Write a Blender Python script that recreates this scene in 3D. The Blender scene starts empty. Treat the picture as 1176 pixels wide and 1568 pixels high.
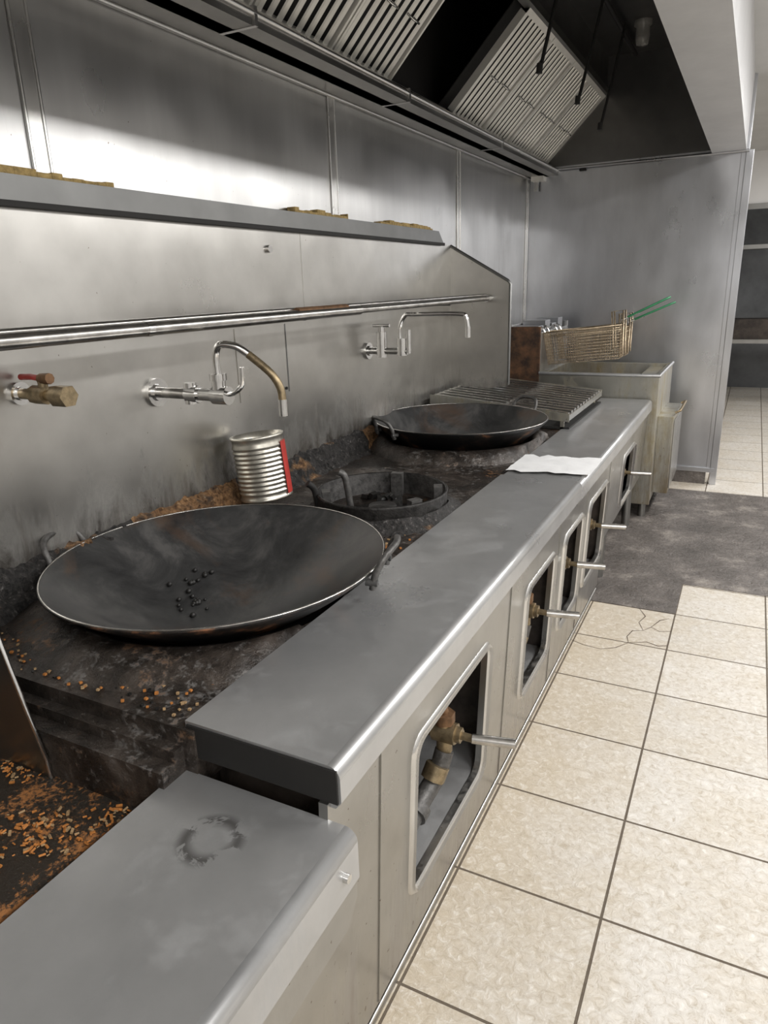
import bpy, bmesh, math, random
from mathutils import Vector, Matrix, noise
random.seed(7)
SC=bpy.context.scene
COL=SC.collection
SC.view_settings.view_transform='Standard'

# ---------------------------------------------------------------- materials
def newmat(name):
    m=bpy.data.materials.new(name); m.use_nodes=True
    nt=m.node_tree; nt.nodes.clear()
    o=nt.nodes.new('ShaderNodeOutputMaterial'); b=nt.nodes.new('ShaderNodeBsdfPrincipled')
    nt.links.new(b.outputs[0],o.inputs[0])
    return m,nt,b
def pos(nt,scale=(1,1,1),loc=(0,0,0)):
    g=nt.nodes.new('ShaderNodeNewGeometry'); mp=nt.nodes.new('ShaderNodeMapping')
    mp.inputs['Scale'].default_value=scale; mp.inputs['Location'].default_value=loc
    nt.links.new(g.outputs['Position'],mp.inputs['Vector']); return mp.outputs[0]
def noi(nt,vec,scale,detail=4,rough=.55,dist=0):
    n=nt.nodes.new('ShaderNodeTexNoise'); n.inputs['Scale'].default_value=scale
    n.inputs['Detail'].default_value=detail; n.inputs['Roughness'].default_value=rough
    n.inputs['Distortion'].default_value=dist
    nt.links.new(vec,n.inputs['Vector']); return n.outputs[0]
def ramp(nt,fac,stops):
    r=nt.nodes.new('ShaderNodeValToRGB'); cr=r.color_ramp
    while len(cr.elements)<len(stops): cr.elements.new(.5)
    for e,(p,c) in zip(cr.elements,stops):
        e.position=p; e.color=(c,c,c,1) if isinstance(c,(int,float)) else (*c,1)
    nt.links.new(fac,r.inputs[0]); return r.outputs[0]
def mix(nt,fac,a,b,mode='MIX'):
    m=nt.nodes.new('ShaderNodeMix'); m.data_type='RGBA'; m.blend_type=mode
    for i,v in ((0,fac),(6,a),(7,b)):
        if hasattr(v,'node'): nt.links.new(v,m.inputs[i])
        elif i==0: m.inputs[0].default_value=v
        else: m.inputs[i].default_value=(*v,1)
    return m.outputs[2]
def math_(nt,op,a,b=None,c=None):
    m=nt.nodes.new('ShaderNodeMath'); m.operation=op
    for i,v in enumerate((a,b,c)):
        if v is None: continue
        if hasattr(v,'node'): nt.links.new(v,m.inputs[i])
        else: m.inputs[i].default_value=v
    return m.outputs[0]
def bump(nt,b,h,strength,dist=.01):
    n=nt.nodes.new('ShaderNodeBump'); n.inputs['Strength'].default_value=strength; n.inputs['Distance'].default_value=dist
    nt.links.new(h,n.inputs['Height']); nt.links.new(n.outputs[0],b.inputs['Normal'])
def coord(nt,i):
    g=nt.nodes.new('ShaderNodeNewGeometry'); s=nt.nodes.new('ShaderNodeSeparateXYZ'); nt.links.new(g.outputs['Position'],s.inputs[0]); return s.outputs[i]

def steel(name,col=(.6,.6,.59),r0=.28,r1=.42,stain=None,stain_lo=.6,stain_hi=.72,stretch=(1,1,1),wave=.25,sscale=3.0,metal=1.0,drip=None,dl=(.54,.76),mark=None,soot=None):
    m,nt,b=newmat(name)
    v=pos(nt,stretch)
    n1=noi(nt,v,9,4,.55)
    n2=noi(nt,pos(nt),2.2,3)
    n3=noi(nt,pos(nt,(1,1,.3)),30,4,.6)
    c=mix(nt,ramp(nt,n1,[(.3,0),(.75,1)]),tuple(x*.86 for x in col),col)
    fs=None
    if stain:
        ns=noi(nt,pos(nt,(1,1,.35)),sscale,7,.7)
        fs=ramp(nt,ns,[(stain_lo,0),(stain_hi,1)])
        c=mix(nt,fs,c,stain)
    if drip:
        zn=ramp(nt,math_(nt,'DIVIDE',math_(nt,'SUBTRACT',coord(nt,2),drip[0]),drip[1]-drip[0]),[(0,1),(1,0)])
        nd=noi(nt,pos(nt,(1,1,.10)),16,6,.7); sp=noi(nt,pos(nt),75,2,.5)
        a=ramp(nt,math_(nt,'ADD',math_(nt,'MULTIPLY',nd,.8),math_(nt,'MULTIPLY',zn,.30)),[(dl[0],0),(dl[1],.85)])
        c=mix(nt,a,c,(.12,.085,.055))
        s2=ramp(nt,math_(nt,'ADD',math_(nt,'MULTIPLY',sp,.9),math_(nt,'MULTIPLY',zn,.05)),[(.68,0),(.70,.75)])
        c=mix(nt,s2,c,(.10,.065,.035))
        fs=a if fs is None else math_(nt,'MAXIMUM',a,fs)
    if soot:
        zs=math_(nt,'DIVIDE',math_(nt,'SUBTRACT',soot[1],coord(nt,2)),soot[1]-soot[0])
        sn=noi(nt,pos(nt,(1,1,.55)),5,8,.75,.4)
        a2=ramp(nt,math_(nt,'ADD',math_(nt,'MULTIPLY',sn,.9),math_(nt,'MULTIPLY',zs,.42)),[(.64,0),(.86,.95)])
        c=mix(nt,a2,c,(.035,.029,.024)); fs=a2 if fs is None else math_(nt,'MAXIMUM',a2,fs)
    if mark:
        vd=nt.nodes.new('ShaderNodeVectorMath'); vd.operation='DISTANCE'; vd.inputs[1].default_value=mark
        nt.links.new(pos(nt),vd.inputs[0])
        ring=ramp(nt,math_(nt,'ABSOLUTE',math_(nt,'SUBTRACT',vd.outputs['Value'],.045)),[(.002,1),(.018,0)])
        c=mix(nt,math_(nt,'MULTIPLY',ring,ramp(nt,noi(nt,pos(nt),26,4,.65,.6),[(.47,0),(.52,.8)])),c,(.09,.085,.08))
    if fs is not None: nt.links.new(ramp(nt,fs,[(0,metal),(1,.25)]),b.inputs['Metallic'])
    else: b.inputs['Metallic'].default_value=metal
    nt.links.new(c,b.inputs['Base Color'])
    rr=math_(nt,'ADD',math_(nt,'MULTIPLY',n3,.16),math_(nt,'MULTIPLY',n2,.84))
    nt.links.new(ramp(nt,rr,[(.3,r0),(.7,r1)]),b.inputs['Roughness'])
    bump(nt,b,noi(nt,pos(nt),2.4,1),wave,.03)
    return m
def plain(name,col,rough=.5,metal=0,var=.25,scale=20,bmp=0,col2=None,lo=.35,hi=.65,detail=5):
    m,nt,b=newmat(name)
    n=noi(nt,pos(nt),scale,detail,.65)
    c2=col2 or tuple(x*(1-var) for x in col)
    nt.links.new(mix(nt,ramp(nt,n,[(lo,0),(hi,1)]),c2,col),b.inputs['Base Color'])
    b.inputs['Roughness'].default_value=rough; b.inputs['Metallic'].default_value=metal
    if bmp: bump(nt,b,n,bmp,.01)
    return m

M={}
M['wall']=steel('wall_stainless',(.61,.605,.595),.27,.36,stretch=(1,1,.12),wave=.4,drip=(.4,2.5),dl=(.58,.82))
M['part']=steel('partition_stainless',(.66,.67,.70),.26,.35,stretch=(1,1,.3),wave=.4)
M['splash']=steel('backsplash_stainless',(.56,.545,.515),.27,.37,stain=(.27,.20,.12),stain_lo=.66,stain_hi=.88,wave=.35,drip=(.85,1.25),dl=(.60,.82),soot=(.86,1.20))
M['shelf']=steel('counter_stainless',(.48,.48,.48),.25,.38,wave=.15,mark=(-.707,.70,.735),metal=.68,stain=(.30,.30,.30),stain_lo=.52,stain_hi=.75,sscale=5)
M['front']=steel('front_stainless',(.44,.435,.42),.24,.38,stain=(.24,.21,.16),stain_lo=.55,stain_hi=.9,wave=.4,sscale=4,drip=(.1,.8),dl=(.62,.9))
M['frame']=steel('frame_stainless',(.68,.67,.65),.22,.34,wave=.1)
M['chrome']=plain('chrome',(.75,.74,.72),.16,1,.15,30)
M['pipe']=plain('pipe_steel',(.60,.58,.55),.27,1,.4,18)
M['canmetal']=plain('tinplate',(.68,.65,.57),.32,.85,.3,25)
M['brass']=plain('old_brass',(.36,.28,.17),.4,.8,.5,40)
M['rustpipe']=plain('rusty_pipe',(.22,.12,.06),.6,.5,.5,40)
M['red']=plain('red_vinyl',(.5,.04,.03),.4)
M['green']=plain('green_vinyl',(.02,.20,.08),.4)
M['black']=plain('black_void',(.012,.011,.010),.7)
M['inner']=plain('dark_brown_carcass',(.07,.055,.045),.6,.3,.7,8,.3)  # mottled dark brown for the cabinet's inside panels
M['darkroom']=plain('dim_back_room',(.16,.165,.17),.7,0,.4,2)
M['darksteel']=steel('dark_hood_steel',(.34,.335,.32),.28,.42,wave=.15)
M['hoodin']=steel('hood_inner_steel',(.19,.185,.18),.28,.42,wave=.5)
M['lip']=steel('shelf_lip_steel',(.20,.20,.195),.35,.5,wave=.05)
M['fascia']=plain('hood_flange_steel',(.74,.74,.75),.38,.35,.1,4)
M['filter']=steel('filter_steel',(.86,.84,.78),.3,.45,wave=.05,metal=.35)
M['white']=plain('white_paint',(.85,.84,.83),.6,0,.05,3)
M['greywall']=plain('grey_wall_paint',(.42,.415,.41),.6,0,.15,1.5)
M['ceil']=plain('ceiling_paint',(.60,.60,.59),.7,0,.08,3)
M['paper']=plain('white_paper',(.82,.82,.82),.6,0,.1,12,.3)
M['wire']=plain('basket_wire',(.50,.40,.28),.35,.9,.4,60)
M['yellow']=plain('yellow_foam',(.42,.30,.12),.9,0,.5,50,.6)
M['grey']=plain('cast_grey',(.14,.135,.13),.5,.6,.5,60,.3)
M['iron']=plain('sooty_cast_iron',(.045,.042,.04),.5,.5,.6,40,.5,col2=(.012,.011,.010))
M['rust']=plain('rusty_panel',(.16,.08,.04),.6,.3,.5,14,.4,col2=(.04,.025,.018))
M['grease']=steel('greasy_steel',(.54,.53,.48),.3,.5,stain=(.28,.22,.10),stain_lo=.46,stain_hi=.68,sscale=6,drip=(.2,1.3),dl=(.56,.8))
M['orange']=plain('orange_crumb',(.50,.19,.04),.8,0,.4,200)
M['tancrumb']=plain('tan_crumb',(.40,.26,.13),.8,0,.4,200)
M['blob']=plain('burnt_bits',(.01,.009,.008),.5)
M['label']=plain('red_label',(.50,.04,.03),.5)
M['bulb']=plain('jar_glass',(.30,.29,.27),.15,0)
M['crack']=plain('crack_dirt',(.10,.07,.05),.9)

def wokmat():
    m,nt,b=newmat('seasoned_carbon_steel')
    n=noi(nt,pos(nt),5,7,.7,.5); n2=noi(nt,pos(nt),60,3); n4=noi(nt,pos(nt,(1,1,1),(5,2,0)),3.5,5,.6,.5)
    c=ramp(nt,n,[(.3,(.022,.022,.023)),(.5,(.052,.052,.052)),(.66,(.105,.102,.099))])
    c=mix(nt,ramp(nt,n4,[(.54,0),(.68,.65)]),c,(.11,.068,.044))
    nt.links.new(c,b.inputs['Base Color'])
    b.inputs['Metallic'].default_value=.4
    nt.links.new(ramp(nt,n,[(.3,.30),(.7,.52)]),b.inputs['Roughness'])
    bump(nt,b,n2,.06,.003)
    return m
M['wok']=wokmat()
def wokout():
    m,nt,b=newmat('wok_outside_soot')
    n=noi(nt,pos(nt),7,6,.7)
    nt.links.new(ramp(nt,n,[(.48,(.008,.008,.008)),(.57,(.03,.022,.018)),(.66,(.24,.11,.055))]),b.inputs['Base Color'])
    b.inputs['Roughness'].default_value=.42; b.inputs['Metallic'].default_value=.4
    bump(nt,b,n,.3,.01); return m
M['wokout']=wokout()
def cookmat():
    m,nt,b=newmat('greasy_cooktop')
    n=noi(nt,pos(nt),7,8,.7,.4); n2=noi(nt,pos(nt),45,6,.7); n3=noi(nt,pos(nt,(1,1,1),(3,3,3)),5,5,.6); n5=noi(nt,pos(nt,(1,1,1),(8,1,0)),3.0,4,.6)
    c=ramp(nt,n,[(.3,(.007,.006,.005)),(.48,(.030,.024,.020)),(.60,(.068,.055,.046)),(.72,(.15,.13,.115))])
    c=mix(nt,ramp(nt,math_(nt,'MULTIPLY',n2,n5),[(.31,0),(.38,.5)]),c,(.28,.27,.26))
    c=mix(nt,ramp(nt,math_(nt,'MULTIPLY',n2,n3),[(.33,0),(.41,.75)]),c,(.20,.10,.042))
    nt.links.new(c,b.inputs['Base Color'])
    nt.links.new(ramp(nt,n2,[(.3,.18),(.7,.6)]),b.inputs['Roughness'])
    b.inputs['Metallic'].default_value=.25
    bump(nt,b,math_(nt,'ADD',n2,n),.5,.012); return m
M['cook']=cookmat()
def gunk(name,lo,hi):
    m,nt,b=newmat(name)
    n=noi(nt,pos(nt),6,3,.6); n2=noi(nt,pos(nt),70,5,.7)
    c1=ramp(nt,n2,[(.35,(.008,.008,.008)),(.6,(.05,.045,.042)),(.70,(.24,.23,.22))])
    c2=ramp(nt,n2,[(.35,(.07,.03,.012)),(.6,(.36,.20,.09)),(.75,(.6,.44,.26))])
    nt.links.new(mix(nt,ramp(nt,n,[(lo,0),(hi,1)]),c1,c2),b.inputs['Base Color'])
    b.inputs['Roughness'].default_value=.6; bump(nt,b,n2,1,.02); return m
M['gunk']=gunk('burnt_grease_crust',.6,.68)
M['gunk2']=gunk('tan_food_crust',.35,.45)
def crumbdeck():
    m,nt,b=newmat('crumb_covered_deck')
    n=noi(nt,pos(nt),6,4,.6); n2=noi(nt,pos(nt),85,5,.75)
    f=ramp(nt,math_(nt,'ADD',math_(nt,'MULTIPLY',n,.75),math_(nt,'MULTIPLY',n2,.6)),[(.68,0),(.76,1)])
    nt.links.new(mix(nt,f,(.026,.021,.016),(.36,.15,.045)),b.inputs['Base Color'])
    nt.links.new(ramp(nt,f,[(0,.3),(1,.8)]),b.inputs['Roughness'])
    bump(nt,b,n2,.6,.01); return m
M['crumb']=crumbdeck()
def tile():
    m,nt,b=newmat('cream_floor_tile')
    v=pos(nt,(1,1,0),(.18,-1.51,0))
    br=nt.nodes.new('ShaderNodeTexBrick'); br.offset=0; br.squash=1
    for k,val in (('Scale',1),('Mortar Size',.0038),('Mortar Smooth',.15),('Brick Width',.4),('Row Height',.39),('Bias',0)): br.inputs[k].default_value=val
    nt.links.new(v,br.inputs['Vector'])
    br.inputs['Color1'].default_value=(.61,.575,.525,1); br.inputs['Color2'].default_value=(.54,.505,.455,1); br.inputs['Mortar'].default_value=(.12,.09,.06,1)
    n=noi(nt,pos(nt),4,7,.7,.6); n2=noi(nt,pos(nt),42,8,.8,.8)
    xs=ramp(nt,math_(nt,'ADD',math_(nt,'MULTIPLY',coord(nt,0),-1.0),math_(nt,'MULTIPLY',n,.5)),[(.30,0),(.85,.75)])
    c=mix(nt,ramp(nt,n,[(.4,0),(.65,.6)]),br.outputs['Color'],(.52,.46,.37),'MIX')
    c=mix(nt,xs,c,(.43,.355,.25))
    c=mix(nt,ramp(nt,n2,[(.36,.7),(.50,0)]),c,(.36,.30,.22))
    c=mix(nt,ramp(nt,n2,[(.52,0),(.66,.6)]),c,(.74,.715,.67))
    c=mix(nt,br.outputs['Fac'],c,(.10,.075,.05))
    nt.links.new(c,b.inputs['Base Color'])
    nt.links.new(ramp(nt,n2,[(.3,.6),(.7,.3)]),b.inputs['Roughness'])
    h=math_(nt,'SUBTRACT',math_(nt,'MULTIPLY',n2,.6),br.outputs['Fac']); bump(nt,b,h,.8,.008)
    return m
M['tile']=tile()
def darkfloor():
    m,nt,b=newmat('greasy_quarry_floor')
    n=noi(nt,pos(nt),4,7,.7); n2=noi(nt,pos(nt),30,5,.7)
    c=ramp(nt,n,[(.3,(.055,.048,.042)),(.55,(.12,.105,.095)),(.72,(.28,.25,.22))])
    nt.links.new(c,b.inputs['Base Color'])
    nt.links.new(ramp(nt,n2,[(.35,.25),(.65,.65)]),b.inputs['Roughness']); bump(nt,b,n2,.7,.012); return m
M['dfloor']=darkfloor()

# ---------------------------------------------------------------- mesh builder
class B:
    def __init__(s): s.v=[];s.f=[];s.m=[];s.s=[];s.mats=[]
    def mi(s,k):
        if k not in s.mats: s.mats.append(k)
        return s.mats.index(k)
    def add(s,vs,fs,k,sm=False,T=None):
        o=len(s.v); s.v+= [tuple((T@Vector(p)) if T else p) for p in vs]
        i=s.mi(k)
        for f in fs: s.f.append([a+o for a in f]); s.m.append(i); s.s.append(sm)
    def box(s,x0,x1,y0,y1,z0,z1,k,T=None):
        vs=[(x,y,z) for x in(x0,x1) for y in(y0,y1) for z in(z0,z1)]
        s.add(vs,[(0,1,3,2),(4,6,7,5),(0,4,5,1),(2,3,7,6),(0,2,6,4),(1,5,7,3)],k,False,T)
    def prism(s,pl,ax,a,b,k,sm=False,T=None):
        n=len(pl)
        def P(p,t): return {'x':(t,p[0],p[1]),'y':(p[0],t,p[1]),'z':(p[0],p[1],t)}[ax]
        vs=[P(p,a) for p in pl]+[P(p,b) for p in pl]
        s.add(vs,[(i,(i+1)%n,n+(i+1)%n,n+i) for i in range(n)],k,sm,T)
        s.add(vs,[tuple(range(n)),tuple(range(2*n-1,n-1,-1))],k,False,T)
    def lathe(s,pr,c,k,seg=64,sm=True,T=None,jit=0):
        vs=[];fs=[];n=len(pr)
        for i in range(seg):
            a=2*math.pi*i/seg
            for j,(r,z) in enumerate(pr):
                q=r
                zz=z
                if jit:
                    d=noise.noise(Vector((math.cos(a)*5,math.sin(a)*5,j*.8+c[1])))*jit
                    q+=d; zz+=d*.4
                vs.append((c[0]+q*math.cos(a),c[1]+q*math.sin(a),c[2]+zz))
        for i in range(seg):
            for j in range(n-1):
                a=i*n+j;b=((i+1)%seg)*n+j; fs.append((a,b,b+1,a+1))
        s.add(vs,fs,k,sm,T)
    def tube(s,pts,r,k,seg=10,smooth=0,T=None,caps=True):
        P=[Vector(p) for p in pts]
        if smooth and len(P)>2:
            Q=[]
            for i in range(len(P)-1):
                p0=P[max(i-1,0)];p1=P[i];p2=P[i+1];p3=P[min(i+2,len(P)-1)]
                for t in range(smooth):
                    u=t/smooth
                    Q.append(.5*((2*p1)+(p2-p0)*u+(2*p0-5*p1+4*p2-p3)*u*u+(3*p1-p0-3*p2+p3)*u**3))
            Q.append(P[-1]);P=Q
        vs=[];up=None
        for i,p in enumerate(P):
            d=(P[min(i+1,len(P)-1)]-P[max(i-1,0)]).normalized()
            if up is None:
                up=Vector((0,0,1)) if abs(d.z)<.9 else Vector((1,0,0))
            x=d.cross(up).normalized(); up=x.cross(d).normalized()
            rr=r(i/(len(P)-1)) if callable(r) else r
            for j in range(seg):
                a=2*math.pi*j/seg; vs.append(tuple(p+rr*(math.cos(a)*x+math.sin(a)*up)))
        fs=[]
        for i in range(len(P)-1):
            for j in range(seg):
                a=i*seg+j;b=i*seg+(j+1)%seg; fs.append((a,b,b+seg,a+seg))
        s.add(vs,fs,k,True,T)
        if caps:
            s.add(vs[:seg]+vs[-seg:],[tuple(range(seg)),tuple(range(2*seg-1,seg-1,-1))],k,False,T)
    def obj(s,name,parent=None,bevel=0):
        lo=[min(v[i] for v in s.v) for i in range(3)];hi=[max(v[i] for v in s.v) for i in range(3)]
        c=Vector(((lo[0]+hi[0])/2,(lo[1]+hi[1])/2,lo[2]))
        me=bpy.data.meshes.new(name); me.from_pydata([tuple(Vector(v)-c) for v in s.v],[],s.f)
        for k in s.mats: me.materials.append(M[k])
        for p,i,sm in zip(me.polygons,s.m,s.s): p.material_index=i;p.use_smooth=sm
        bm=bmesh.new();bm.from_mesh(me);bmesh.ops.recalc_face_normals(bm,faces=bm.faces);bm.to_mesh(me);bm.free()
        o=bpy.data.objects.new(name,me);COL.objects.link(o);o.location=c
        if parent: o.parent=parent
        if bevel:
            bv=o.modifiers.new('bevel','BEVEL');bv.width=bevel;bv.segments=2;bv.limit_method='ANGLE';bv.angle_limit=math.radians(50)
        return o
def empty(name):
    e=bpy.data.objects.new(name,None);COL.objects.link(e);return e
def boolean(o,cutters):
    for c in cutters:
        md=o.modifiers.new('b','BOOLEAN');md.operation='DIFFERENCE';md.object=c;md.solver='EXACT'
    bpy.context.view_layer.update()
    dg=bpy.context.evaluated_depsgraph_get()
    me=bpy.data.meshes.new_from_object(o.evaluated_get(dg))
    o.modifiers.clear(); o.data=me
    for c in cutters: bpy.data.objects.remove(c)
def rrect(y0,y1,z0,z1,r,n=5):
    pts=[]
    for cx,cy,a0 in((y1-r,z1-r,0),(y0+r,z1-r,90),(y0+r,z0+r,180),(y1-r,z0+r,270)):
        for i in range(n+1):
            a=math.radians(a0+90*i/n);pts.append((cx+r*math.cos(a),cy+r*math.sin(a)))
    return pts

XW=-1.72; XB=-1.68; YP=6.03; ZC=.825; CZ=2.9
# ---------------------------------------------------------------- room shell
b=B();b.box(-4,2.7,-2.6,12,-.1,0,'tile');b.obj('floor')
b=B();b.prism([(-1.7,3.46),(-.18,3.46),(-.18,3.86),(2.6,3.86),(2.6,5.78),(-1.7,5.78)],'z',.0,.003,'dfloor');b.obj('floor_greasy_section')
b=B()
def ribbon(pts,w):
    vs=[];n=len(pts)
    for i,(x,y) in enumerate(pts):
        dx=pts[min(i+1,n-1)][0]-pts[max(i-1,0)][0];dy=pts[min(i+1,n-1)][1]-pts[max(i-1,0)][1];L=math.hypot(dx,dy) or 1
        ww=w*random.uniform(.3,1.4);vs+=[(x-dy/L*ww,y+dx/L*ww,.0008),(x+dy/L*ww,y-dx/L*ww,.0008)]
    b.add(vs,[(2*i,2*i+1,2*i+3,2*i+2) for i in range(n-1)],'crack')
ribbon([(-.18,3.26),(-.23,3.24),(-.27,3.27),(-.30,3.22),(-.345,3.2),(-.36,3.13),(-.345,3.07),(-.39,3.0),(-.45,2.96),(-.53,2.97),(-.60,3.0)],.0028)
ribbon([(-.30,3.22),(-.33,3.30),(-.31,3.38),(-.35,3.46)],.0022);ribbon([(-.345,3.07),(-.27,3.11),(-.22,3.09),(-.18,3.11)],.0024)
ribbon([(-.27,3.27),(-.24,3.36),(-.20,3.4)],.002)
b.obj('floor_crack')
b=B();b.box(-.175,2.7,-2.6,12,CZ,CZ+.1,'ceil');b.box(-4,-.175,YP+.05,12,CZ,CZ+.1,'ceil');b.box(-4,-.175,-2.6,-1.21,CZ,CZ+.1,'ceil');b.obj('ceiling')
b=B();b.box(XW-.1,XW,-2.6,YP+.05,0,3.25,'wall')
for y in(-.1,1.42,2.94,4.46,5.99):
    b.box(XW,XW+.004,y-.028,y+.028,.5,2.40,'frame'); b.tube([(XW+.004,y-.026,.5),(XW+.004,y-.026,2.40)],.005,'frame',6); b.tube([(XW+.004,y+.026,.5),(XW+.004,y+.026,2.40)],.005,'frame',6)
b.obj('wall_left')
b=B();b.box(2.6,2.7,-2.6,12,0,CZ,'greywall');b.obj('wall_right')
b=B();b.box(-4,2.7,-2.6,-2.5,0,CZ,'greywall');b.obj('wall_back')
b=B();b.box(-4,2.7,9.6,9.7,2.32,CZ,'white');b.box(-4,-1.0,9.6,9.7,0,2.32,'white');b.box(1.2,2.7,9.6,9.7,0,2.32,'white')
b.box(-4,2.7,11.8,11.9,0,CZ,'darkroom');b.box(-1.05,1.25,9.58,9.6,2.30,2.36,'darksteel');b.obj('wall_far')
b=B();b.box(-1.0,1.0,10.4,10.8,1.9,1.95,'darksteel')
b.box(-1.0,1.0,10.4,10.8,.75,.80,'darksteel');b.box(-.95,.95,10.45,10.8,.80,1.05,'inner')
for x in(-.98,.98):
    for y in (10.42,10.78): b.box(x-.02,x+.02,y-.02,y+.02,0,2.0,'darksteel')
b.obj('storage_shelf')
b=B();b.box(XW,-.15,YP,YP+.05,.12,3.2,'part')
b.box(-.17,-.12,YP-.012,YP+.06,0,2.43,'part')
b.box(-.20,-.17,YP-.006,YP,.12,2.43,'part')
b.box(XW,-.14,YP-.02,YP,.10,.135,'part'); b.box(XW,-.2,YP-.01,YP+.04,0,.1,'dfloor')
b.tube([(-1.5,YP-.015,2.425),(-.15,YP-.015,2.425)],.011,'part',8)
b.box(-1.68,-1.58,YP-.09,YP-.0,2.35,2.41,'filter');b.box(-1.66,-1.63,YP-.06,YP-.03,2.28,2.35,'chrome');b.box(-1.32,-1.27,YP-.03,YP,2.40,2.415,'black')
b.obj('wall_partition',bevel=.002)

# ---------------------------------------------------------------- wok range
R=empty('wok_range')
def cyl(name,x,y,z0,z1,r):
    c=B();n=64;c.prism([(x+r*math.cos(2*math.pi*i/n),y+r*math.sin(2*math.pi*i/n)) for i in range(n)],'z',z0,z1,'cook');return c.obj(name)
W1=(-1.217,1.370);W2=(-1.26,3.30);RG=(-1.125,2.16)
b=B();b.box(XB,-.84,.82,4.88,.70,ZC,'cook')
o=b.obj('cooktop',R)
boolean(o,[cyl('c1',*W1,.5,1,.345),cyl('c2',*W2,.5,1,.352),cyl('c3',*RG,.5,1,.19)])
b=B()
b.box(XB,-.85,.76,.82,.66,.765,'cook');b.box(XB,-.85,.795,.82,.765,.79,'cook')
b.lathe([(.53,-.004),(.50,.010),(.47,.022),(.43,.032),(.40,.036),(.375,.026),(.355,.004),(.345,-.02),(.34,-.2)],(*W1,ZC),'cook',96,jit=.009)
b.lathe([(.48,-.004),(.45,.03),(.415,.050),(.39,.052),(.365,.040),(.352,.008),(.35,-.2)],(*W2,ZC),'cook',96,jit=.010)
b.lathe([(.30,-.004),(.27,.012),(.25,.03),(.235,.04)],(*RG,ZC),'gunk',96,jit=.015)
b.v=[(min(x,-.868),max(y,.822) if z>.80 else y,min(z,.832) if x>-.868 else z) for x,y,z in b.v]
b.lathe([(.235,.0),(.236,.072),(.238,.080),(.232,.083),(.228,.078),(.225,0),(.19,-.03),(.19,-.12)],(*RG,ZC),'iron',64)
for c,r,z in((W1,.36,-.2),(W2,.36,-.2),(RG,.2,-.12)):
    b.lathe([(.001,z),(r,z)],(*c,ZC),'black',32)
b.obj('burner_rings',R)
b=B()
for a in(100,215,330,25):
    a=math.radians(a);x=RG[0]+.205*math.cos(a);y=RG[1]+.205*math.sin(a)
    T=Matrix.Translation((x,y,ZC))@Matrix.Rotation(a,4,'Z');b.box(-.018,.012,-.022,.022,-.05,.088,'grey',T)
b.tube([(-1.17,2.02,.80),(-1.185,2.01,.97),(-1.205,2.0,1.0)],.012,'grey',8,4)
b.tube([(-1.31,2.02,.84),(-1.315,2.01,.92),(-1.33,1.99,.95)],.012,'black',8,4)
b.lathe([(.001,.07),(.05,.07),(.055,.05),(.07,-.02),(.08,-.11)],(*RG,ZC-.05),'iron',24)
for i in range(12):
    a=random.random()*6.28;r=random.random()*.07
    x=RG[0]-.07+r*math.cos(a);y=RG[1]+.12+.5*r*math.sin(a);q=random.uniform(.008,.018)
    T=Matrix.Translation((x,y,.825+.015*random.random()))@Matrix.Rotation(random.random()*3,4,'Z')@Matrix.Rotation(random.random()*3,4,'X');b.box(-q,q,-q*.7,q*.7,-q*.5,q*.5,'blob',T)
b.obj('open_burner_parts',R)
def shelfprof(x0,x1,z,drop=.07):
    p=[(x0,z-.075),(x0,z)]
    for i in range(9):
        a=math.radians(90-90*i/8);p.append((x1-.024+.024*math.cos(a),z-.024+.024*math.sin(a)))
    p+=[(x1,z-drop),(x1-.012,z-drop-.015),(x1-.03,z-drop-.015),(x1-.03,z-.075)]
    return p
def softshelf(b,prof,y0,y1,k):
    n=len(prof);vs=[(x,y0,z) for x,z in prof]+[(x,y1,z) for x,z in prof]
    b.add(vs,[tuple(range(n)),tuple(range(2*n-1,n-1,-1))],k)
    for i in range(n):
        sm=2<=i<=9
        b.f.append([len(b.v)-2*n+i,len(b.v)-2*n+(i+1)%n,len(b.v)-n+(i+1)%n,len(b.v)-n+i]);b.m.append(b.mi(k));b.s.append(sm)
b=B();softshelf(b,shelfprof(-.865,-.53,.838),.83,2.74,'shelf')
softshelf(b,shelfprof(-.86,-.53,.832),2.74,4.92,'shelf')
b.box(-.86,-.535,.826,.83,.765,.832,'black')
b.obj('front_shelf',R)
OP=[(1.19,1.68,.22),(2.07,2.43,.24),(2.60,2.93,.25),(3.07,3.50,.25),(4.02,4.42,.36)]
def lean(o):
    for v in o.data.vertices:
        z=v.co.z+o.location.z; v.co.x-=(.80-z)*.045
b=B();b.box(-.568,-.55,.82,3.56,.055,.765,'front');b.box(-.568,-.55,3.56,4.92,.30,.765,'front')
o=b.obj('front_panel',R)
cs=[]
for y0,y1,z0 in OP:
    c=B();c.prism(rrect(y0,y1,z0,.635,.035),'x',-.7,-.4,'front');cs.append(c.obj('cut'))
boolean(o,cs);lean(o)
b=B();b.box(-.568,-.55,-.6,.82,.055,.62,'front');o=b.obj('lower_panel',R);lean(o)
b=B()
for y0,y1,z0 in OP:
    out=rrect(y0-.022,y1+.022,z0-.022,.657,.05);inn=rrect(y0,y1,z0,.635,.035);mid=rrect(y0-.011,y1+.011,z0-.011,.646,.042)
    n=len(out);vs=[(-.550,*p) for p in out]+[(-.536,*p) for p in mid]+[(-.556,*p) for p in inn]
    fs=[]
    for j in(0,1):
        for i in range(n): fs.append((j*n+i,j*n+(i+1)%n,(j+1)*n+(i+1)%n,(j+1)*n+i))
    b.add(vs,fs,'frame',True)
for y in(1.02,1.88,2.5,3.0,3.56): b.box(-.552,-.547,y-.004,y+.004,.06 if y<3.5 else .3,.75,'front')
o=b.obj('opening_frames',R);lean(o)
b=B()
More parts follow.
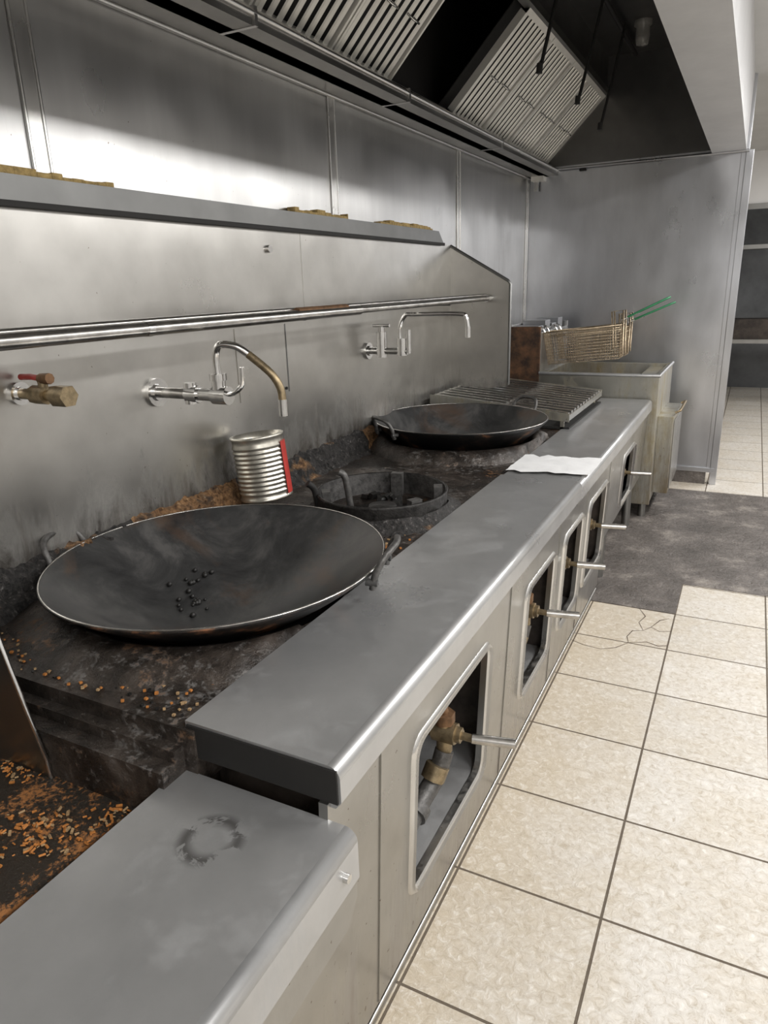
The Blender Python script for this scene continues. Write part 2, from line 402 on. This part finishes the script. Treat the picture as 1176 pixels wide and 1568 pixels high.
b.box(-.63,-.588,-.6,3.56,0,.03,'front'); b.tube([(-.590,-.6,.028),(-.590,3.56,.028)],.006,'frame',6)
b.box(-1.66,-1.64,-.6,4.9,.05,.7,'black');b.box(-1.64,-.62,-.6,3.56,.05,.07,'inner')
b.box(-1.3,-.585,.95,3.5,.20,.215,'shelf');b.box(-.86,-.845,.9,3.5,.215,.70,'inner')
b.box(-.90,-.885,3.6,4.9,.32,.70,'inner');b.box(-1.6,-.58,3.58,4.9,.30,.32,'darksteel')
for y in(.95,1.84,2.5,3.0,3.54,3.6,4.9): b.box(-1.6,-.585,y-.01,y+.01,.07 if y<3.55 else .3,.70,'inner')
for y in(3.8,4.75):
    for x in(-.62,-1.5): b.tube([(x,y,0),(x,y,.32)],.028,'darksteel',12)
b.obj('carcass',R)
b=B();softshelf(b,shelfprof(-.88,-.497,.733,.10),-.6,.822,'shelf')
b.prism([(.822,.64),(-.6,.64),(-.6,.55),(.79,.55),(.822,.59)],'x',-.535,-.503,'front')
b.box(XB,-.865,-.6,.80,.60,.66,'crumb')
b.tube([(-.51,.775,.675),(-.488,.775,.675)],.008,'chrome',12)
b.obj('lower_shelf',R)
b=B();b.prism([(XB,.66),(-1.180,.66),(-1.185,.70),(-1.265,.99),(-1.28,1.02),(XB,1.22)],'y',.752,.758,'darksteel')
b.tube([(-1.182,.754,.66),(-1.185,.754,.70),(-1.265,.754,.99),(-1.28,.754,1.02)],.005,'chrome',6)
b.obj('side_splash_plate',R)
b=B();b.box(XB-.015,XB,-.6,4.25,.60,1.825,'splash')
b.prism([(XB,.93),(-1.31,.99),(-1.30,1.01),(-1.30,1.585),(-1.31,1.605),(XB,1.82)],'y',4.23,4.25,'splash')
b.tube([(XB,4.23,1.82),(-1.315,4.23,1.61),(-1.30,4.23,1.59),(-1.30,4.23,1.0)],.009,'lip',8)
b.prism([(2.10,1.20),(2.42,1.20),(2.42,1.47),(2.10,1.47)],'x',XB,XB+.003,'splash')
b.tube([(XB+.003,2.42,1.2),(XB+.003,2.42,1.47)],.003,'lip',6);b.tube([(XB+.002,2.40,1.215),(XB+.008,2.40,1.215)],.006,'black',8)
b.tube([(XB,2.58,1.5),(XB,2.58,1.82)],.003,'splash',6)
b.tube([(XB,2.35,1.75),(XB+.012,2.35,1.75)],.014,'chrome',10)
b.obj('backsplash',R)
b=B();b.prism([(-.6,1.822),(4.10,1.822),(4.02,1.893),(-.6,1.893)],'x',XW+.001,XB+.012,'lip')
b.box(XB+.008,XB+.018,-.6,4.1,1.816,1.832,'black')
for y0,y1 in((.7,1.62),(2.55,2.98),(3.3,3.95)):
    y=y0
    while y<y1:
        l=random.uniform(.03,.07);b.box(XW+.005,XB+.004,y,min(y+l,y1),1.892,1.902+random.random()*.014,'yellow');y+=l
b.obj('overshelf',R,bevel=.002)
b=B();vs=[];N=420
for i in range(N+1):
    y=.83+(4.2-.83)*i/N
    for j,(dx,z) in enumerate([(0,.925),(.016,.918),(.030,.90),(.045,.87),(.065,.845),(.09,.822)]):
        d=noise.noise(Vector((y*14,j*.9,0)))*.018+noise.noise(Vector((y*50,j*1.7,3)))*.014
        vs.append((XB+dx+(d if j else 0),y,z+(d*.8 if j<5 else 0)))
qs=[(i*6+j,i*6+j+1,(i+1)*6+j+1,(i+1)*6+j) for i in range(N) for j in range(5)]
isT=lambda f:1.50<.83+3.37*(f[0]//6)/N<2.02 or 3.0<.83+3.37*(f[0]//6)/N<3.12
b.add(vs,[f for f in qs if not isT(f)],'gunk',False);b.add(vs,[f for f in qs if isT(f)],'gunk2',False)
b.obj('burnt_crust',R)
b=B()
b.tube([(-.74,1.0,.42),(-.74,4.7,.42)],.024,'rustpipe',12)
for yc,zc in((1.52,.44),(2.30,.46),(2.80,.46),(3.34,.46),(4.25,.50)):
    b.tube([(-.74,yc,.42),(-.66,yc,zc)],.02,'brass',10);b.tube([(-.655,yc,zc),(-.59,yc,zc)],.030,'brass',8);b.tube([(-.60,yc,zc),(-.575,yc,zc)],.022,'brass',6)
    b.tube([(-.625,yc,zc-.06),(-.625,yc,zc+.05)],.022,'brass',10);b.tube([(-.625,yc,zc+.03),(-.625,yc,zc+.06)],.03,'rustpipe',6)
    b.tube([(-.625,yc,zc+.06),(-.66,yc-.02,zc+.12),(-.80,yc-.02,zc+.15)],.014,'rustpipe',8,4)
    b.tube([(-.59,yc,zc),(-.54,yc,zc)],.011,'brass',8);b.tube([(-.545,yc,zc),(-.435,yc+.03,zc-.004)],.014,'pipe',10)
    b.tube([(-.625,yc,zc-.06),(-.635,yc-.03,zc-.12),(-.65,yc-.10,zc-.16),(-.655,yc-.2,zc-.185)],.027,'grey',12,5)
    b.tube([(-.632,yc-.03,zc-.09),(-.64,yc-.05,zc-.125)],.034,'brass',8);b.tube([(-.65,yc-.12,zc-.165),(-.652,yc-.15,zc-.172)],.035,'grey',12)
b.obj('gas_valves',R)

# ---------------------------------------------------------------- woks
def wok(c,zr,Rr,depth,h1,h2,pw=2.2,tilt=0):
    b=B();pr=[];n=26
    for i in range(n+1):
        r=Rr*i/n; pr.append((max(r,.0005),-depth*(1-(r/Rr)**pw)))
    T=Matrix.Translation((*c,zr))@Matrix.Rotation(tilt,4,Vector((-.45,.89,0)))
    b.lathe(pr,(0,0,0),'wok',96,T=T)
    b.lathe([(Rr,0),(Rr+.002,.001),(Rr+.004,-.001)]+[(r+.004,z-.004) for r,z in pr[::-1]],(0,0,0),'wokout',96,T=T)
    b.lathe([(Rr+.0022*math.cos(t*1.05),.001+.0022*math.sin(t*1.05)) for t in range(7)],(0,0,0),'pipe',96,T=T)
    for a in(h1,h2):
        a=math.radians(a);cr=Vector((math.cos(a),math.sin(a),0));tg=Vector((-math.sin(a),math.cos(a),0));z=Vector((0,0,1))
        P=[]
        for s,ro,zz in((-.085,-.004,-.045),(-.083,.004,-.01),(-.075,.020,.025),(-.05,.036,.045),(0,.044,.050),(.05,.036,.045),(.075,.020,.025),(.083,.004,-.01),(.085,-.004,-.045)):
            P.append(cr*(Rr+ro)+tg*s+z*zz)
        b.tube(P,.009,'grey',10,5,T=T)
        for s in(-.085,.085):
            p=cr*(Rr-.020)+tg*s; b.tube([p+z*-.025,p+z*-.027+cr*.03],.010,'wok',8,T=T)
    return b
b=wok(W1,.925,.447,.205,15,197,1.75,-.012)
for i in range(26):
    t=random.random()-.5;x=-1.36+.14*t+random.gauss(0,.02);y=1.42-.10*t+random.gauss(0,.035)
    rr=math.hypot(x-W1[0],y-W1[1]);z=.925-.205*(1-(rr/.447)**1.75)
    q=random.uniform(.004,.010);b.lathe([(.0003,-q),(q,-q*.2),(q*.7,q*.6),(.0003,q)],(x,y,z+q*.5),'blob',8)
b.obj('wok')
b=wok(W2,.960,.43,.21,60,235);b.obj('wok')

# ---------------------------------------------------------------- tin can
b=B();pr=[(.001,.004),(.09,.004),(.094,0),(.097,.006),(.092,.012)]
z=.02
while z<.19:
    pr+=[(.0905,z),(.0905,z+.003),(.0950,z+.009),(.0950,z+.012)];z+=.0165
pr+=[(.092,.207),(.092,.222),(.096,.226),(.097,.234),(.090,.235),(.089,.2),(.088,.01),(.001,.01)]
T=Matrix.Translation((-1.53,2.015,.872))@Matrix.Rotation(math.radians(-6),4,'Y')
b.lathe(pr,(0,0,0),'canmetal',64,T=T)
lv=[];n=10
for i in range(n+1):
    a=math.radians(2+34*i/n)
    for zz in(.012,.21): lv.append((.0975*math.cos(a),.0975*math.sin(a),zz if i%2 else zz*.95+.003))
b.add(lv,[(2*i,2*i+2,2*i+3,2*i+1) for i in range(n)],'label',True,T)
b.lathe([(.0005,.196),(.0885,.2)],(0,0,0),'yellow',32,T=T)
b.obj('tin_can')

# ---------------------------------------------------------------- faucets & pipes
def flange(b,x,y,z,r=.032): b.tube([(x,y,z),(x+.012,y,z)],r,'chrome',20);b.tube([(x+.01,y,z),(x+.02,y,z)],r*.6,'chrome',16)
b=B();y=1.68;z=1.30
flange(b,XB,y,z,.045);b.tube([(XB,y,z),(-1.52,y,z)],.017,'pipe',12);b.tube([(-1.545,y,z),(-1.50,y,z)],.027,'chrome',8)
b.tube([(-1.535,y,z-.03),(-1.535,y,z+.035)],.02,'chrome',12);b.tube([(-1.51,y,z),(-1.40,y,z)],.019,'chrome',12)
b.tube([(-1.44,y,z),(-1.385,y,z)],.028,'chrome',12);b.tube([(-1.42,y,z-.01),(-1.42,y,z+.05)],.021,'chrome',12);b.tube([(-1.42,y,z+.045),(-1.42,y,z+.065)],.026,'chrome',8)
b.tube([(-1.42,y,z+.05),(-1.42,y,z+.12),(-1.40,y,z+.15),(-1.36,y+.02,z+.145),(-1.33,y+.04,z+.12)],.011,'chrome',10,6)
b.tube([(-1.33,y+.04,z+.12),(-1.27,y+.06,z+.065),(-1.245,y+.07,z+.02),(-1.24,y+.07,z-.02)],.012,'brass',10,6)
b.tube([(-1.24,y+.07,z-.015),(-1.24,y+.07,z-.065)],.014,'chrome',10)
b.tube([(-1.385,y,z+.005),(-1.36,y,z+.012),(-1.34,y+.01,z+.035),(-1.335,y+.01,z+.085)],.008,'chrome',8,4)
b.obj('wall_faucet')
b=B();y=3.12;z=1.30
flange(b,XB,y,z,.04);b.tube([(XB,y,z),(-1.46,y,z)],.016,'chrome',12)
b.tube([(-1.60,y,z-.03),(-1.60,y,z+.09)],.026,'chrome',12);b.tube([(-1.60,y,z+.09),(-1.60,y,z+.115)],.016,'chrome',10);b.tube([(-1.645,y,z+.12),(-1.555,y,z+.12)],.008,'chrome',8)
b.tube([(-1.49,y,z-.02),(-1.49,y,z+.06)],.026,'chrome',12);b.tube([(-1.455,y,z-.01),(-1.455,y,z+.10)],.012,'chrome',10)
b.tube([(-1.50,y,z+.05),(-1.50,y,z+.11),(-1.47,y,z+.165),(-1.42,y,z+.17),(-1.20,y,z+.17),(-1.165,y,z+.155),(-1.155,y,z+.11)],.010,'chrome',10,6)
b.tube([(-1.155,y,z+.115),(-1.155,y,z+.065)],.013,'chrome',10)
b.obj('wall_faucet')
b=B();y=1.20;z=1.365
flange(b,XB,y,z,.03);b.tube([(XB,y,z),(-1.50,y,z)],.014,'brass',12)
b.tube([(-1.62,y,z),(-1.57,y,z)],.024,'brass',8);b.tube([(-1.54,y,z),(-1.49,y,z)],.028,'brass',6);b.tube([(-1.58,y,z),(-1.58,y,z+.04)],.012,'brass',8)
b.tube([(-1.57,y,z+.04),(-1.62,y,z+.045),(-1.66,y,z+.043)],.008,'red',8);b.tube([(-1.585,y,z+.04),(-1.55,y,z+.042)],.014,'rustpipe',8)
b.obj('gas_ball_valve')
b=B();b.tube([(-1.43,-.6,1.512),(-1.43,2.6,1.512)],.0185,'pipe',14);b.tube([(-1.43,2.55,1.512),(-1.43,4.235,1.512)],.014,'pipe',14)
b.tube([(-1.455,-.6,1.530),(-1.455,4.235,1.530)],.009,'pipe',12);b.tube([(-1.43,4.17,1.512),(-1.43,4.232,1.512)],.022,'chrome',12)
b.tube([(-1.43,1.42,1.512),(-1.43,1.44,1.512)],.0205,'chrome',12)
b.tube([(-1.435,2.15,1.522),(-1.435,2.50,1.522)],lambda t:.017+.004*math.sin(t*19),'rustpipe',8,3)
for yy in(.2,2.2,3.6):b.tube([(XB,yy,1.50),(-1.43,yy,1.50)],.008,'lip',8)
b.obj('water_pipe',R)

# ---------------------------------------------------------------- drain rack
b=B()
def zr(x): return .985-( x+1.62)*.09
for i in range(12):
    y=3.82+i*.077
    x1=-.83;x0=-1.62
    b.box(-.395,.395,-.013,.013,-.004,.004,'frame',Matrix.Translation(((x0+x1)/2,y,zr((x0+x1)/2)))@Matrix.Rotation(math.atan(.09),4,'Y'))
for x in(-1.62,-1.2,-.83): b.box(x-.010,x+.010,3.78,4.70,zr(x)-.035,zr(x)-.004,'frame')
b.box(-1.63,-.82,3.79,4.7,.83,.842,'black')
for y in(3.775,4.70):b.prism([(-1.63,zr(-1.63)-.05),(-.82,zr(-.82)-.04),(-.82,zr(-.82)+.005),(-1.63,zr(-1.63)+.005)],'y',y,y+.008,'grease')
for x in(-1.6,-.86):
    for y in(3.8,4.65): b.box(x-.01,x+.01,y-.01,y+.01,.826,zr(x)-.02,'grease')
b.obj('drain_rack')

# ---------------------------------------------------------------- deep fryer
b=B();x0,x1,y0,y1=-1.30,-.50,4.95,5.78
b.box(x0,x1,y0,y0+.03,.10,.98,'grease');b.box(x0,x1,y1-.03,y1,.10,.98,'grease');b.box(x1-.03,x1,y0+.03,y1-.03,.10,.985,'grease');b.box(x0,x0+.03,y0+.03,y1-.03,.1,.98,'grease')
b.box(x0+.03,x1-.03,y0+.03,y1-.03,.78,.80,'rust');b.box(x0,x1,y0+.03,y1-.03,.1,.12,'grease')
b.box(x0+.3,x1-.16,y0+.4,y0+.43,.80,.94,'grease');b.box(x1-.16,x1-.03,y0+.03,y1-.03,.945,.955,'grease')
b.tube([(x0,y0,.985),(x1,y0,.985),(x1,y1,.985)],.012,'shelf',8)
b.box(x1,x1+.10,y0+.12,y1-.12,.16,.70,'grease');b.box(x1+.10,x1+.108,y0+.15,y1-.15,.19,.67,'front')
b.tube([(x1+.10,y0+.2,.715),(x1+.13,y0+.2,.73),(x1+.13,y1-.2,.73),(x1+.10,y1-.2,.715)],.009,'brass',8)
b.box(-1.53,x0,y0,y0+.02,.5,1.30,'rust');b.box(-1.53,x0,y1-.02,y1,.5,1.30,'wall');b.box(-1.53,-1.51,y0+.02,y1-.02,.5,1.31,'wall');b.box(x0-.02,x0,y0+.02,y1-.02,.5,1.26,'wall')
for k in range(4): b.box(-1.50,-1.33,y0+.06+k*.19,y0+.19+k*.19,1.24,1.30+.03*(k%2),'part')
for x in(x0+.05,x1-.05):
    for y in(y0+.05,y1-.05): b.tube([(x,y,0),(x,y,.1)],.025,'darksteel',12)
b.obj('deep_fryer',bevel=.003)
def basket(cx,cy,cz,L,Wd,H,tilt,yaw=0):
    b=B();T=Matrix.Translation((cx,cy,cz))@Matrix.Rotation(yaw,4,'Z')@Matrix.Rotation(tilt,4,'Y')
    def loop(z,sc,r):
        l=L/2*sc;w=Wd/2*sc;b.tube([(-l,-w,z),(l,-w,z),(l,w,z),(-l,w,z),(-l,-w,z)],r,'wire',6,T=T)
    loop(H,1,.005);loop(H-.03,.995,.003)
    for i in range(11): loop(H*i/11,.93+.07*i/11,.0015)
    n=32
    for i in range(n+1):
        t=-1+2*i/n
        for s in(-1,1): b.tube([(t*L/2*.93,s*Wd/2*.93,0),(t*L/2,s*Wd/2,H)],.0015,'wire',4,T=T,caps=False)
        b.tube([(t*L/2*.93,-Wd/2*.93,0),(t*L/2*.93,Wd/2*.93,0)],.0015,'wire',4,T=T,caps=False)
    for i in range(13):
        t=-1+2*i/12
        for s in(-1,1): b.tube([(s*L/2*.93,t*Wd/2*.93,0),(s*L/2,t*Wd/2,H)],.0015,'wire',4,T=T,caps=False)
    for s in(-.05,.05): 
        b.tube([(L/2,s,H*.1),(L/2+.015,s,H+.09),(L/2-.06,s,H+.09),(L/2-.06,s,H*.3)],.006,'wire',6,T=T)
    b.tube([(L/2,-.05,H+.03),(L/2+.1,-.03,H+.06)],.005,'chrome',6,T=T);b.tube([(L/2,.05,H+.03),(L/2+.1,.03,H+.06)],.005,'chrome',6,T=T)
    b.tube([(L/2+.04,-.045,H+.045),(L/2+.27,-.03,H+.13),(L/2+.30,0,H+.14),(L/2+.27,.03,H+.13),(L/2+.04,.045,H+.045)],.007,'green',8,T=T)
    for s in(-.06,.06): b.tube([(-L/2,s,H),(-L/2-.02,s,H+.04),(-L/2-.05,s,H+.03),(-L/2-.055,s,H-.04)],.007,'chrome',6,3,T=T)
    b.tube([(-L/2-.03,-.1,H+.02),(-L/2-.03,.1,H+.02)],.007,'chrome',6,T=T)
    return b.obj('fryer_basket')
basket(-1.02,5.13,1.06,.52,.20,.22,-.10)
basket(-1.02,5.42,1.06,.50,.20,.20,-.06)

# ---------------------------------------------------------------- hood
Hd=empty('exhaust_hood')
Y0=-1.2
b=B()
b.prism([(XW,2.385),(-1.56,2.385),(-1.56,2.40),(XW,2.40)],'y',Y0,YP,'darksteel')
b.prism([(-1.62,2.385),(-1.49,2.385),(-1.49,2.43),(-1.498,2.43),(-1.498,2.395),(-1.60,2.395),(-1.60,2.50),(-1.62,2.50)],'y',Y0,YP,'darksteel')
b.tube([(-1.49,Y0,2.42),(-1.49,YP,2.42)],.013,'frame',10);b.tube([(XW+.01,Y0,2.38),(XW+.01,YP,2.38)],.008,'wall',8)
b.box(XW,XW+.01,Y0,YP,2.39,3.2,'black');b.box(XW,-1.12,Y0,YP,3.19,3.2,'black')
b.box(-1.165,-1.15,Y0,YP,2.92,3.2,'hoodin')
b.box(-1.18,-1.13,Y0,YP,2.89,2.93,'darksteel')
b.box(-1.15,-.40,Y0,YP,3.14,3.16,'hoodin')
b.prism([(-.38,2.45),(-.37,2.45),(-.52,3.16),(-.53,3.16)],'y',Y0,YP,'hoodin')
b.box(-.39,-.17,Y0,YP,2.43,2.45,'fascia');b.box(-.18,-.17,Y0,YP,2.45,3.2,'fascia')
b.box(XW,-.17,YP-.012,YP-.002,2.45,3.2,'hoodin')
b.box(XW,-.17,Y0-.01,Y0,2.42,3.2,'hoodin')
for y in(1.0,2.1,3.24,4.6): b.box(-1.62,-1.478,y-.008,y+.008,2.383,2.438,'wall')
b.obj('hood_shell',Hd)
b=B()
p0=Vector((-1.60,0,2.47));p1=Vector((-1.165,0,2.905));ax=(p1-p0);L=ax.length;ax.normalize();nrm=Vector((ax.z,0,-ax.x))
def frm(y0,y1):
    T=Matrix(((ax.x,0,nrm.x,p0.x),(0,1,0,0),(ax.z,0,nrm.z,p0.z),(0,0,0,1)))
    b.box(0,.03,y0,y1,-.02,.02,'filter',T);b.box(L-.03,L,y0,y1,-.02,.02,'filter',T)
    b.box(0,L,y0,y0+.012,-.02,.018,'filter',T);b.box(0,L,y1-.012,y1,-.02,.018,'filter',T)
    n=8;w=(y1-y0-.024)/n
    for i in range(n):
        c=y0+.012+w*(i+.5)
        b.prism([(c-w*.25,.004),(c-w*.19,.010),(c+w*.19,.010),(c+w*.25,.004)],'x',.02,L-.02,'filter',T=T)
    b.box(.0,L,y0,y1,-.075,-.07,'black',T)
    for f in(.3,.7):
        c=y0+(y1-y0)*f; b.tube([(L*.45,c-.03,.012),(L*.45,c-.03,.045),(L*.45,c+.03,.045),(L*.45,c+.03,.012)],.005,'chrome',6,T=T)
y=3.235
while y>Y0+.5: frm(y-.51,y-.005);y-=.515
for k in range(4): frm(3.975+k*.512,3.975+k*.512+.505)
b.obj('baffle_filters',Hd)
b=B();b.tube([(-.94,Y0,3.10),(-.94,5.9,3.10)],.014,'black',8)
for y,z in((1.4,2.6),(2.5,2.55),(3.63,2.52),(4.43,2.54),(5.09,2.515)):
    b.tube([(-.90,y+.1,3.1),(-.95,y+.05,2.8),(-1.0,y,z)],.009,'black',8);b.tube([(-1.0,y,z+.03),(-1.003,y,z-.01)],.015,'black',8)
b.obj('fire_suppression_pipe',Hd)
b=B()
for y in(5.35,2.6): b.lathe([(.001,-.14),(.035,-.135),(.045,-.09),(.04,-.04),(.055,-.03),(.055,0)],(-.82,y,3.14),'bulb',24)
b.obj('hood_jar_lamp',Hd)

# ---------------------------------------------------------------- small things
b=B();vs=[];nx,ny=10,8
for i in range(nx+1):
    for j in range(ny+1):
        x=-.865+.345*i/nx; y=2.80+.30*j/ny+(.03*noise.noise(Vector((i*.7,0,0))) if j in(0,ny) else 0)
        vs.append((x,y+.04*(i/nx),.836+.006+.006*noise.noise(Vector((i*.8,j*.8,2)))))
b.add(vs,[(i*(ny+1)+j,(i+1)*(ny+1)+j,(i+1)*(ny+1)+j+1,i*(ny+1)+j+1) for i in range(nx) for j in range(ny)],'paper',True)
b.obj('paper_sheet')
b=B()
for i in range(3200):
    x=random.uniform(-1.5,-.89);y=random.uniform(.1,.75)
    if noise.noise(Vector((x*5,y*5,1)))<-.08+random.random()*.25: continue
    q=random.uniform(.0012,.0038)
    T=Matrix.Translation((x,y,.662+q*.4))@Matrix.Rotation(random.random()*6,4,'Z')@Matrix.Rotation(random.random(),4,'X')
    b.box(-q*1.6,q*1.6,-q*.7,q*.7,-q*.5,q*.5,random.choice(['orange','orange','tancrumb']),T)
for i in range(900):
    a=random.random()*6.28;r=random.uniform(.50,.64);x=W1[0]+r*math.cos(a);y=W1[1]+r*math.sin(a)
    if not(.84<y<3 and -1.6<x<-.89): continue
    q=random.uniform(.0015,.0035)
    T=Matrix.Translation((x,y,.828))@Matrix.Rotation(random.random()*6,4,'Z');b.box(-q,q,-q,q,-q*.5,q*.8,random.choice(['tancrumb','orange','blob']),T)
b.obj('food_crumbs')

# ---------------------------------------------------------------- lights
for i,y in enumerate((-1.6,0.6,2.6,4.8,7.2,10.1)):  # last lamp and fixture are unseen, added to brighten the back room
    b=B();b.box(1.31,1.69,y-.62,y+.62,CZ-.03,CZ,'white');b.obj('ceiling_light')
    l=bpy.data.lights.new('fluorescent_panel','AREA');l.shape='RECTANGLE';l.size=.32;l.size_y=1.2;l.energy=(78,78,72,80,84,25)[i];l.color=(1,.99,.975)
    o=bpy.data.objects.new('fluorescent_panel',l);COL.objects.link(o);o.location=(1.5,y,CZ-.035)
w=bpy.data.worlds.new('World');SC.world=w;w.use_nodes=True;w.node_tree.nodes['Background'].inputs[0].default_value=(.5,.5,.5,1);w.node_tree.nodes['Background'].inputs[1].default_value=.3

# ---------------------------------------------------------------- camera
yaw,pit,rol,f=.4783,.3111,.0331,1095.7
wv=Vector((-math.sin(yaw)*math.cos(pit),math.cos(yaw)*math.cos(pit),-math.sin(pit)));r=Vector((math.cos(yaw),math.sin(yaw),0));d=wv.cross(r)
r2=r*math.cos(rol)+d*math.sin(rol);d2=d*math.cos(rol)-r*math.sin(rol)
cam=bpy.data.cameras.new('camera');co=bpy.data.objects.new('camera',cam);COL.objects.link(co)
m=Matrix.Identity(4)
for i in range(3): m[i][0]=r2[i];m[i][1]=-d2[i];m[i][2]=-wv[i]
m[2][3]=1.6;co.matrix_world=m
cam.sensor_fit='VERTICAL';cam.sensor_height=32;cam.lens=f/1600*32;cam.clip_start=.02
SC.camera=co
